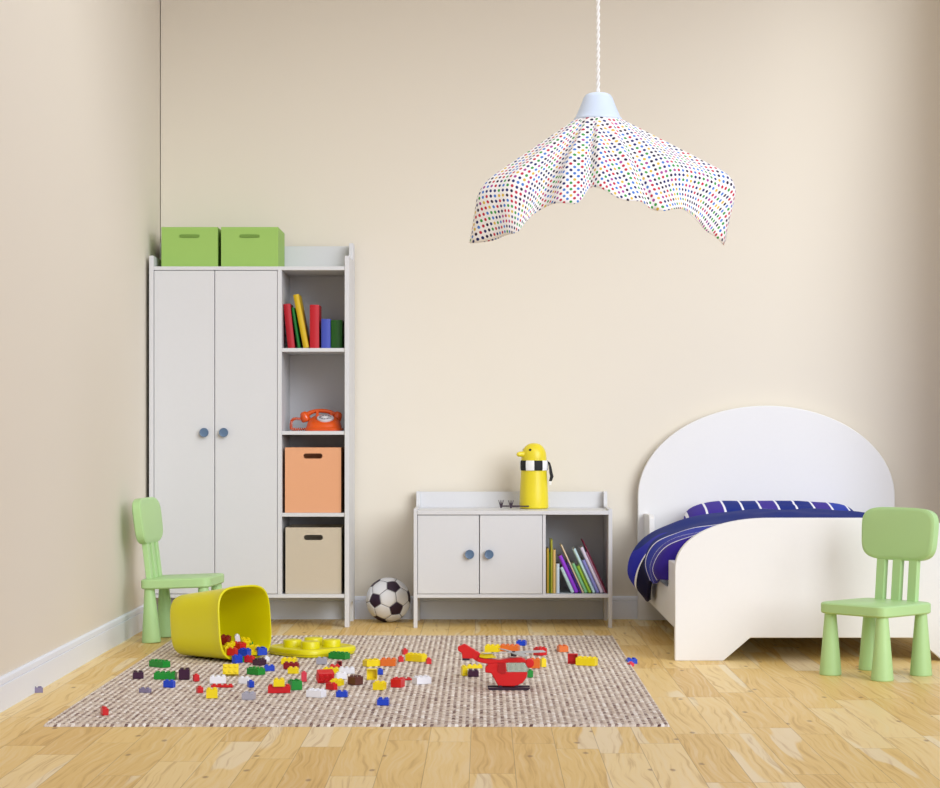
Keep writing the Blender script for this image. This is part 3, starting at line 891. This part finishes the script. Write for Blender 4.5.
# ------------------------------------------------------------------ toy bricks
CB = {'red': (206, 22, 30), 'yellow': (238, 214, 10), 'green': (10, 138, 44), 'blue': (18, 66, 196), 'white': (236, 238, 244), 'plum': (58, 20, 52),
      'orange': (224, 112, 40), 'grey': (168, 168, 182), 'lilac': (128, 120, 150), 'brown': (92, 48, 40), 'pink': (216, 60, 80), 'darkred': (140, 16, 30)}
for kname, c in CB.items(): mat('brick_'+kname, c, 0.3, 0.5)
U = 0.0200; BH = 0.0240
_cache = {}
def brick_mesh(nx, ny, h, col):
    key = (nx, ny, h, col)
    if key in _cache: return _cache[key]
    bm = NBM()
    w, d = nx*U/2-0.0003, ny*U/2-0.0003
    rings = [[(x*(w-g), y*(d-g), z) for x, y in ((-1, -1), (1, -1), (1, 1), (-1, 1))] for z, g in ((h*0.8, 0.0035), (0.0004, 0.003), (0.0, 0.0022), (0.0, 0.0006), (0.0006, 0.0), (h-0.0008, 0.0), (h, 0.0008))]
    loft(bm, rings)
    for i in range(nx):
        for j in range(ny):
            lathe(bm, [(0.0062, h-0.0005), (0.0062, h+0.0040), (0.0055, h+0.0047), (0, h+0.0047)], ((i-(nx-1)/2)*U, (j-(ny-1)/2)*U, 0), 12)
    bmesh.ops.recalc_face_normals(bm, faces=bm.faces)
    me = bpy.data.meshes.new('toy_brick'); bm.to_mesh(me); bm.free()
    me.materials.append(MATS['brick_'+col])
    for p in me.polygons: p.use_smooth = True
    me.set_sharp_from_angle(angle=math.radians(35))
    _cache[key] = me
    return me
def place_brick(label, col, x, y, z, nx, ny, rot=0.0, h=BH, tip=None, group='toy bricks spilled on the rug'):
    """tip: None upright; 'f' studs towards the camera; 'b' hollow underside towards the camera; 'l' on its side; or an euler"""
    me = brick_mesh(nx, ny, h, col)
    o = bpy.data.objects.new('toy_brick', me); COL.objects.link(o)
    Rz = Matrix.Rotation(math.radians(rot), 4, 'Z')
    if tip is None: R = Rz
    elif tip == 'f': R = Rz @ Matrix.Rotation(PI/2, 4, 'X')
    elif tip == 'b': R = Rz @ Matrix.Rotation(-PI/2, 4, 'X')
    elif tip == 'l': R = Rz @ Matrix.Rotation(PI/2, 4, 'Y')
    else: R = Rz @ Matrix.Rotation(math.radians(tip[0]), 4, 'X') @ Matrix.Rotation(math.radians(tip[1]), 4, 'Y')
    pts = [R @ v.co for v in me.vertices]
    zmin = min(p.z for p in pts)
    xm = (min(p.x for p in pts)+max(p.x for p in pts))/2; ym = min(p.y for p in pts)
    o.matrix_world = Matrix.Translation((x-xm, y-ym, z-zmin)) @ R     # x centred, y = front edge, z = lowest point
    tag(o, label, 'toy brick', group)
    return o
RZ = RT-0.0012
def bp(label, col, px, py, nx, ny, rot=0, h=BH, tip=None, z=None, dy=0.0, **k):
    zz = RZ if z is None else z
    Y = YF(py, zz)
    return place_brick(label, col, PX(px, Y), Y+dy, zz, nx, ny, rot, h, tip, **k)
# left group
bp('green brick set askew, nearest the foot of the left chair', 'green', 158, 668.0, 4, 2, -38)
bp('small dark plum brick at the far left of the rug', 'plum', 137, 679.0, 2, 2, 12)
bp('long green brick lying straight beside the standing plum brick', 'green', 164.5, 679.6, 4, 2, -4)
bp('dark plum brick standing on its side right of the long green brick', 'plum', 183.7, 679.8, 2, 2, 3, 0.038)
bp('small red brick right of the standing plum brick', 'red', 195.7, 681.6, 1, 1, 25)
bp('blue brick just below the long green brick', 'blue', 168.7, 687.8, 2, 1, -18)
bp('lilac grey plate below and left of the blue brick', 'lilac', 144.5, 693.0, 2, 1, -20, 0.014)
bp('small red brick touching the corner of a yellow brick on the left', 'red', 199.2, 693.2, 1, 1, 30, 0.020)
bp('yellow brick tipped with studs forward beside a small red brick', 'yellow', 211, 698.5, 2, 2, 8, 0.03)
bp('white brick with studs resting near a flat red plate', 'white', 217.2, 683.6, 3, 2, 6)
bp('flat red plate lying below the left white brick', 'red', 221.8, 687.6, 4, 1, -6, 0.008)
bp('lone red brick in the front left corner of the rug', 'red', 103.2, 715.6, 1, 2, 22, 0.022)
bp('grey brick on the plank floor against the left baseboard', 'lilac', 36.0, 693.2, 2, 1, 20, 0.018, z=0.0, group='toy bricks off the rug')
# in front of the bucket
bp('yellow brick tipped so its studs face the viewer, below the bucket', 'yellow', 230, 676.6, 3, 2, 4, 0.026, (68, 0))
bp('green brick set askew just in front of the bucket mouth', 'green', 255, 675.4, 3, 2, -38)
bp('blue brick touching the green brick in front of the bucket', 'blue', 268.8, 671.2, 2, 1, 15, 0.02)
bp('white brick half hidden behind a small blue brick', 'white', 244.0, 684.0, 2, 1, -20, 0.022)
bp('small blue brick in front of a white one, left of the red and yellow pair', 'blue', 250.3, 687.6, 1, 1, 30, 0.022)
bp('grey brick lying alone in front of the small blue brick', 'grey', 248, 700.0, 2, 2, -10, 0.022)
bp('long red brick carrying a yellow brick on its studs', 'red', 278.5, 693.3, 4, 2, 6)
bp('yellow brick sitting on top of a red brick', 'yellow', 278.4, 686.8, 2, 2, 6, z=RZ+BH+0.0005, dy=0.002)
bp('green brick standing right of the red and yellow stacked pair', 'green', 294.3, 690.4, 2, 2, 28, 0.032)
bp('dark plum brick just outside the bucket mouth', 'plum', 258.8, 665.8, 2, 2, -40, 0.022)
bp('yellow plate behind the dark red brick below the lid', 'yellow', 288.8, 664.6, 3, 2, -6, 0.022)
bp('dark red brick between two yellow bricks below the lid', 'darkred', 291.0, 669.4, 3, 1, -14, 0.024)
bp('yellow brick in front of the dark red brick below the lid', 'yellow', 293.0, 673.9, 2, 1, -10, 0.022)
# middle group
bp('green brick lying against the front of the yellow lid', 'green', 338.8, 659.3, 4, 2, -28, dy=-0.012)
bp('grey brick in front of the yellow lid', 'grey', 321.4, 664.5, 2, 1, -14)
bp('small red brick with hollow end below the green brick at the lid', 'darkred', 338.9, 666.2, 1, 1, 10, 0.024, 'b')
bp('yellow brick behind the big red tipped brick', 'yellow', 331.0, 674.2, 3, 1, -10, 0.022)
bp('long pale grey white brick right of the big red tipped brick', 'white', 346.4, 673.9, 3, 2, 5, 0.02)
bp('white brick between the big red brick and the brown brick', 'white', 341.0, 679.3, 2, 1, 14, 0.022)
bp('big red brick tipped forward with studs showing in the middle of the rug', 'red', 324.5, 683.8, 3, 2, 20, 0.034, (112, 0))
bp('yellow brick in front of the big red tipped brick', 'yellow', 336.5, 686.2, 2, 2, -20, 0.02, dy=0.0)
bp('red brick below the yellow brick at the big red brick', 'red', 331.2, 690.2, 1, 2, 50, 0.022)
bp('dark brown brick right of the white bricks', 'brown', 355, 685.5, 2, 2, -42, 0.03)
bp('small pink red brick standing on end left of the big red brick', 'pink', 303.6, 681.8, 1, 1, 12, 0.034)
bp('white brick lying in front of the pink red brick', 'white', 315.5, 697.9, 3, 2, -24)
bp('blue brick right of the front white brick', 'blue', 341.8, 697.3, 2, 1, -8, 0.019)
bp('flat red plate behind the yellow brick in the middle group', 'red', 334.5, 667.6, 2, 1, 10, 0.008)
# right of the middle
bp('yellow brick left of the orange brick', 'yellow', 371, 666.9, 3, 2, 30)
bp('orange brick between a yellow and a small red brick', 'orange', 388.2, 666.3, 3, 2, -5, 0.027)
bp('small red brick right of the orange brick', 'red', 400.6, 662.0, 1, 1, 20, 0.02)
bp('small red brick farthest back, behind the long yellow brick', 'red', 404.7, 654.9, 1, 1, 25, 0.022)
bp('long yellow brick with two small red bricks beside it', 'yellow', 415.8, 662.2, 4, 2, -32, 0.028)
bp('small red brick at the right end of the long yellow brick', 'red', 428.5, 664.2, 1, 1, 15, 0.021)
bp('small blue brick behind the hollow yellow brick', 'blue', 380, 674.8, 1, 1, 12, 0.02)
bp('yellow brick on its side showing its hollow underside', 'yellow', 371.8, 679.8, 2, 2, 3, 0.026, 'b')
bp('yellow brick in front of the hollow yellow brick', 'yellow', 379.3, 690.3, 2, 2, -15, 0.026)
bp('red brick left of the front right white brick', 'red', 397.5, 687.8, 2, 2, -20, 0.03)
bp('flat red plate lying behind the right end of a red brick', 'red', 406, 680.6, 2, 1, 20, 0.006)
bp('white brick right of the red brick and its plate', 'white', 421.4, 684.6, 3, 2, 30)
bp('blue brick nearest the front edge of the rug', 'blue', 383, 705.5, 2, 2, -2, 0.02)
# round the helicopter
bp('yellow brick under the helicopter tail', 'yellow', 464.2, 676.0, 1, 2, 10, 0.034)
bp('flat yellow plate behind the plum brick under the helicopter tail', 'yellow', 474.5, 668.6, 3, 1, 8, 0.012)
bp('dark plum brick under the helicopter tail', 'plum', 473.2, 676.8, 2, 2, 4, 0.022)
bp('yellow brick behind the helicopter rotor', 'yellow', 492.5, 652.2, 3, 2, -12, 0.026)
bp('orange red brick behind the rotor, right of a yellow one', 'orange', 509.8, 651.6, 4, 2, -14, 0.024)
bp('blue brick behind the helicopter near the back edge of the rug', 'blue', 521.6, 645.7, 2, 2, -12, 0.018)
bp('red brick right of the helicopter rotor tip', 'red', 540.3, 655.8, 2, 2, 40, 0.030)
bp('orange brick right of the helicopter nose', 'orange', 535.0, 668.4, 2, 1, -6, 0.036)
bp('yellow brick right of the orange brick at the helicopter nose', 'yellow', 543.2, 667.2, 1, 1, 20, 0.032)
bp('small green brick behind the helicopter nose', 'green', 530.2, 677.6, 1, 1, 10, 0.026)
bp('lone orange brick behind the red hollow brick', 'orange', 562.8, 652.2, 2, 2, 15, 0.024)
bp('red brick on its side with hollow underside, left of a yellow one', 'red', 572.8, 663.8, 2, 2, 2, 0.022, 'b')
bp('long yellow brick at the right side of the rug', 'yellow', 587.2, 666.2, 4, 2, -22, 0.03)
bp('blue brick on the plank floor right of the rug', 'blue', 632, 664.0, 2, 2, 8, 0.018, z=0.0, group='toy bricks off the rug')
bp('small red brick in front of the blue one on the plank floor', 'pink', 630.8, 666.2, 1, 1, 30, 0.014, z=0.0, dy=-0.012, group='toy bricks off the rug')

# spilled heap at the bucket mouth
GP = 'toy bricks heaped in the bucket mouth'
bp('blue brick at the very front of the heap in the bucket mouth', 'blue', 236.6, 663.4, 2, 1, 50, 0.03, group=GP)
bp('small green brick at the foot of the heap, beside the front blue brick', 'green', 242.2, 662.4, 1, 1, 12, 0.016, group=GP)
bp('red brick at the front right of the heap beside the plum brick', 'red', 249.2, 662.8, 2, 1, -25, 0.024, group=GP)
base, d, s, u, Ln = BK
FLOOR_IN = RT+0.016
def heap(label, col, px, py, inward, nx, ny, rot, h=BH, tip=None):
    """brick inside the bucket, `inward` metres behind the rim, resting where its lower edge meets pixel row py"""
    m = base+d*(Ln-inward)
    q = (px-VX)/F
    side = (q*m.y-m.x)/(s.x-q*s.y)
    p = Vector((m.x, m.y, 0))+s*side
    z = max(PZ(py, p.y), FLOOR_IN+0.001)
    place_brick(label, col, p.x, p.y-0.018, z, nx, ny, rot, h, tip, group=GP)
heap('blue brick in the middle of the heap behind the small green one', 'blue', 244.4, 657.6, 0.0, 2, 2, -20, 0.026)
heap('blue brick at the right end of the heap near the lid', 'blue', 260.6, 657.2, -0.034, 2, 2, 28, 0.028)
bp('small white brick in front of the right blue brick of the heap', 'white', 266.3, 661.8, 1, 1, 25, 0.018, group=GP)
heap('yellow plate tucked under the right side of the heap', 'yellow', 255, 657.8, -0.01, 2, 2, -10, 0.014)
heap('yellow brick at the near rim of the bucket', 'yellow', 227.5, 654.5, 0.02, 2, 2, 30, 0.03)
heap('red brick on the near side of the heap below the yellow one', 'red', 232.5, 655.5, -0.012, 2, 1, -25, 0.028)
heap('dark red brick deep inside the near side of the bucket', 'darkred', 224.5, 645.5, 0.10, 2, 2, -15, 0.03, (12, 8))
heap('yellow brick under the dark red one deep in the bucket', 'yellow', 226.0, 652.0, 0.10, 2, 2, 15, 0.028)
heap('red brick lying across the top of the heap', 'red', 237.2, 650.6, 0.045, 3, 2, -35, 0.030)
heap('orange brick under the top red brick of the heap', 'orange', 238.5, 656.5, 0.055, 3, 2, -20, 0.027)
heap('yellow brick on the right half of the heap', 'yellow', 251.5, 654.5, 0.012, 3, 2, -15, 0.034)
heap('yellow brick tilted at the back of the heap', 'yellow', 245.0, 648.8, 0.06, 2, 2, 20, 0.03, (20, 10))
heap('green brick at the back of the heap right of a yellow one', 'green', 247.8, 646.5, 0.060, 2, 1, -30, 0.02)
heap('white brick standing up at the back of the heap', 'white', 237.6, 644.2, 0.085, 1, 1, 15, 0.036, (8, -10))
heap('blue brick supporting the upright white brick', 'blue', 233.5, 652.5, 0.10, 2, 2, -10, 0.034)
heap('yellow plate on top of the near side of the heap', 'yellow', 230.0, 648.2, 0.060, 2, 1, 40, 0.016, (10, -14))

# ------------------------------------------------------------------ toy helicopter
def helicopter():
    Y = 7.17
    t = thing('toy_helicopter', 'red toy helicopter with grey rotor and clear cockpit standing on the rug', 'toy helicopter', (PX(450+500/8.545, Y), Y+0.03, RZ))
    k = Y/F/8.545
    def q(x, y): return ((x-500)*k, (486-y)*k)
    def pr(pts, d0, d1): 
        bm = NBM(); prism(bm, [q(*p) for p in pts], 'y', d0, d1); return bm
    W = 0.026
    obj('hull', pr([(352, 345), (300, 340), (300, 295), (330, 265), (405, 252), (478, 252), (484, 335), (662, 335), (655, 380), (622, 428), (560, 458), (412, 456)], -W, W), REDM, t, bevel=0.004)
    obj('roof', pr([(330, 268), (236, 250), (232, 215), (300, 222), (430, 232), (520, 215), (610, 212), (650, 232), (648, 256), (480, 258)], -W*0.8, W*0.8), REDM, t, bevel=0.003)
    obj('door', pr([(408, 256), (472, 256), (477, 346), (440, 352), (408, 330)], -W-0.0025, -W+0.002), mat('shaded_red_toy_plastic', (176, 16, 22), 0.3), t, bevel=0.0008, label='red side door panel, shaded darker')  # door panel whose darker red paints in shading on the hull side
    obj('cockpit_canopy', pr([(484, 254), (640, 254), (664, 300), (662, 336), (484, 336)], -W*0.88, W*0.88), GLASS, t, bevel=0.004, label='clear pale green cockpit canopy')
    obj('tail_boom', pr([(205, 150), (240, 165), (300, 215), (330, 225), (330, 262), (232, 250), (190, 220)], -0.012, 0.012), REDM, t, bevel=0.003)
    tf = obj('tail_fin', pr([(66, 122), (124, 96), (212, 148), (240, 185), (238, 222), (168, 225), (104, 222), (100, 178), (66, 155)], -0.010, 0.010), REDM, t, bevel=0.003)
    obj('fin_foot', pr([(104, 222), (168, 222), (168, 240), (104, 240)], -0.010, 0.010), DARKP, tf, bevel=0.001, label='dark plum foot of the fin')
    obj('engine_cover', pr([(252, 190), (275, 172), (355, 176), (372, 200), (400, 214), (300, 220), (250, 210)], -0.022, 0.022), mat('brick_yellow'), t, bevel=0.003, label='yellow engine cover')
    cx, cz = q(545, 205)
    bm = NBM(); lathe(bm, [(0.011, 0), (0.011, 0.012), (0.006, 0.013), (0.006, 0.018), (0, 0.018)], (cx, 0, cz), 20); hub = obj('rotor_hub', bm, DARKP, t)
    for i in range(4):
        a = math.radians(20+90*i)
        M = Matrix.Translation((cx, 0, cz+0.0135)) @ Matrix.Rotation(a, 4, 'Z') @ Matrix.Rotation(math.radians(9), 4, 'X')
        bm = NBM(); box(bm, 0.006, 0.120, -0.013, 0.013, -0.0012, 0.0012, M); obj('rotor_blade', bm, GREYB, hub, bevel=0.0008, label='pale grey rotor blade')
    # nose lamp
    x, z = q(680, 262)
    bm = NBM(); lathe(bm, [(0.0, -0.016), (0.013, -0.015), (0.0165, -0.011), (0.0165, 0.011), (0.013, 0.015), (0.0, 0.016)], (x, -0.004, z), 24, Matrix.Rotation(PI/2, 4, 'X'))
    obj('nose_lamp', bm, REDM, t)
    zb = q(0, 458)[1]
    for sy in (-1, 1):
        bm = NBM()
        xa, xb = q(322, 0)[0], q(684, 0)[0]
        ya, yb = sorted((sy*0.018, sy*0.036))
        prism(bm, [(xa, 0.006), (xa+0.006, 0.0), (xb-0.006, 0.0), (xb, 0.006), (xb, 0.009), (xa, 0.009)], 'y', ya, yb)
        for xx in (q(430, 0)[0], q(570, 0)[0]):
            ya, yb = sorted((sy*0.016, sy*0.028))
            box(bm, xx-0.006, xx+0.006, ya, yb, 0.008, zb+0.004)
        obj('skid', bm, DARKP, t, bevel=0.0008, label='dark plum landing skid')
helicopter()

# ------------------------------------------------------------------ pendant lamp
def lamp():
    Y = 6.5; k = Y/F
    cx = PX(598, Y)
    t = thing('pendant_lamp', 'white cloth pendant lamp with coloured polka dots hanging from a twisted cord', 'lamp', (cx, Y, ZC))
    def Z(py): return PZ(py, Y)-ZC
    # ceiling rose
    bm = NBM(); lathe(bm, [(0.05, 0.0), (0.05, -0.012), (0.035, -0.03), (0.006, -0.034)], n=28); obj('ceiling_rose', bm, CAPM, t)
    # twisted two-strand cord
    zt, zb = -0.03, Z(95)
    for ph in (0, PI):
        bm = NBM(); pts = []
        n = 260
        for i in range(n+1):
            z = zt+(zb-zt)*i/n; a = ph+z*2*PI/0.045
            pts.append((0.0035*math.cos(a), 0.0035*math.sin(a), z))
        tube(bm, pts, 0.0036, 7); obj('cord', bm, CORDM, t)
    bm = NBM()
    r0, r1 = 13.0*k, 24.0*k
    lathe(bm, [(0.004, Z(93.2)), (r0*0.72, Z(93.6)), (r0*0.95, Z(95)), (r0*1.12, Z(98)), (r0*1.32, Z(105)), (r1*0.86, Z(113)), (r1*0.93, Z(117)), (r1, Z(118.8)), (r1, Z(120.5)), (r1*0.9, Z(120.6)), (r0*1.1, Z(104)), (0.004, Z(99))], n=40)
    obj('lampholder_cover', bm, CAPM, t, label='pale bluish white cone cover')
    bm = NBM(); lathe(bm, [(0.018, Z(119)), (0.020, Z(124)), (0.020, Z(146)), (0.0, Z(146.5))], n=20); obj('lampholder', bm, CAPM, t)
    bm = NBM(); lathe(bm, [(0.013, Z(146)), (0.014, Z(150)), (0.028, Z(160)), (0.032, Z(168)), (0.027, Z(176)), (0.012, Z(181)), (0.0, Z(182))], n=24)
    obj('light_bulb', bm, mat('bulb_glass', (245, 243, 238), 0.15), t)
    # shade: hem polyline (px, py, depth from axis in metres, bulge)
    front = [(471, 244, -.10), (486, 241, -.17), (503, 237, -.22), (517, 233, -.26), (525, 223, -.25), (534, 213, -.235), (545, 206, -.25), (561, 204, -.285), (574, 203, -.31), (581, 199, -.30), (586, 192, -.275), (591, 187.5, -.26), (602, 190, -.285), (616, 196, -.31), (630, 201, -.30), (641, 203, -.275), (652, 209, -.27), (664, 210, -.29), (679, 209, -.27), (690, 216, -.25), (702, 225, -.22), (712, 235, -.17), (723, 245, -.10)]
    hem = [Vector((PX(a, Y+d)-cx, d, PZ(b, Y+d)-ZC)) for a, b, d in front]
    back = []
    zs = [(726, 236, .03), (728, 218, .12), (712, 195, .20), (690, 188, .25), (664, 180, .27), (640, 174, .30), (615, 170, .28), (598, 168, .27), (580, 170, .30), (556, 176, .28), (530, 184, .27), (505, 196, .24), (486, 212, .16), (474, 234, .02)]
    back = [Vector((PX(a, Y)-cx, d, PZ(b, Y)-ZC)) for a, b, d in zs]
    H = hem+back
    NA = 240; NT = 30
    m = len(H)
    def hemp(u):
        u = (u % 1.0)*m; i = int(u); f = u-i
        p0, p1, p2, p3 = H[(i-1) % m], H[i % m], H[(i+1) % m], H[(i+2) % m]
        return 0.5*((2*p1)+(p2-p0)*f+(2*p0-5*p1+4*p2-p3)*f*f+(3*p1-p0-3*p2+p3)*f*f*f)
    zt = Z(119.5)
    bm = NBM(); uv = bm.loops.layers.uv.new('UVMap')
    V, UV = [], []
    for a in range(NA):
        h = hemp(a/NA)
        th = math.atan2(h.y, h.x); r = math.hypot(h.x, h.y)
        top = Vector((r1*0.90*math.cos(th), r1*0.90*math.sin(th), zt))
        # outward shoulder: the cloth runs out first, then falls at the hem
        side = max(0.0, min(1.0, (abs(h.x)-0.20)/0.19)); side = side*side*(3-2*side)
        sx = (PX(480, Y)-cx) if h.x < 0 else (PX(735, Y)-cx)
        sh = Vector((sx, h.y*0.75, Z(191 if h.x < 0 else 185)))
        mid = top.lerp(h, 0.62); mid.z += 0.03
        shp = mid.lerp(sh, side)
        vs, us = [], []; dist = r1*0.9; prev = top
        for j in range(NT+1):
            q = j/NT
            # straight run from the neck to the shoulder, a rounded turn there, then down to the hem
            A_, B_ = top.lerp(shp, 0.82), shp.lerp(h, 0.30)
            if q < 0.45: p = top.lerp(A_, q/0.45)
            elif q < 0.75:
                g = (q-0.45)/0.30; p = A_*(1-g)**2+shp*2*g*(1-g)+B_*g*g
            else: p = B_.lerp(h, (q-0.75)/0.25)
            fold = 0.013*math.sin(th*15+0.6)*min(1, q*1.8)*(1-0.5*q)+0.006*math.sin(th*31+2)*q*(1-q)
            rr = math.hypot(p.x, p.y); p.x += fold*p.x/rr*(1-side*0.55); p.y += fold*p.y/rr
            p.z += fold*0.4
            dist += (p-prev).length; prev = p.copy()
            vs.append(bm.verts.new(p)); us.append((dist*math.cos(th), dist*math.sin(th)))
        V.append(vs); UV.append(us)
    # lay the dotted pattern on by true cloth length, seam at the back
    jm = int(NT*0.6); order = [(a+int(NA*0.8)) % NA for a in range(NA+1)]
    ang = [0.0]
    for a, b in zip(order, order[1:]):
        ang.append(ang[-1]+(V[a][jm].co-V[b][jm].co).length/(math.hypot(*UV[a][jm])))
    for kk in range(NA):
        a, b = order[kk], order[kk+1]
        for j in range(NT):
            f = bm.faces.new([V[a][j], V[b][j], V[b][j+1], V[a][j+1]])
            for l, (p, q_, tt) in zip(f.loops, ((a, j, ang[kk]), (b, j, ang[kk+1]), (b, j+1, ang[kk+1]), (a, j+1, ang[kk]))):
                d_ = math.hypot(*UV[p][q_]); l[uv].uv = (d_*math.cos(tt), d_*math.sin(tt))
    o = obj('lamp_shade', bm, DOTM, t, angle=180, label='draped white cloth shade with coloured dots')
    sm = o.modifiers.new('thick', 'SOLIDIFY'); sm.thickness = 0.002; sm.offset = 1
lamp()

# ------------------------------------------------------------------ light
def area(name, loc, target, sx, sy, power, col):
    l = bpy.data.lights.new(name, 'AREA'); l.shape = 'RECTANGLE'; l.size = sx; l.size_y = sy; l.energy = power; l.color = col
    o = bpy.data.objects.new(name, l); COL.objects.link(o); o.location = loc
    o.rotation_euler = (Vector(target)-Vector(loc)).to_track_quat('-Z', 'Y').to_euler()
    return o
area('ceiling_fill', (0.5, 7.6, 3.95), (0.5, 7.6, 0.0), 2.6, 2.4, 26, (0.93, 0.965, 1.0))  # added fill light under the ceiling, no such source in the room
sl = bpy.data.lights.new('soft_daylight', 'SUN'); so = bpy.data.objects.new('soft_daylight', sl); COL.objects.link(so)
sl.energy = 2.58; sl.angle = math.radians(38); sl.color = (0.925, 0.965, 1.0)
az, el = math.radians(33), math.radians(20)
so.rotation_euler = Vector((-math.sin(az)*math.cos(el), math.cos(az)*math.cos(el), -math.sin(el))).to_track_quat('-Z', 'Y').to_euler()
so.location = (3, -6, 4)
w = bpy.data.worlds.new('world'); S.world = w; w.use_nodes = True
bg = w.node_tree.nodes['Background']; bg.inputs[0].default_value = (0.88, 0.82, 0.97, 1); bg.inputs[1].default_value = 0.68

S.view_settings.view_transform = 'Standard'
S.view_settings.look = 'None'
S.view_settings.exposure = 0.0
S.view_settings.gamma = 1.0
S.view_settings.use_curve_mapping = False
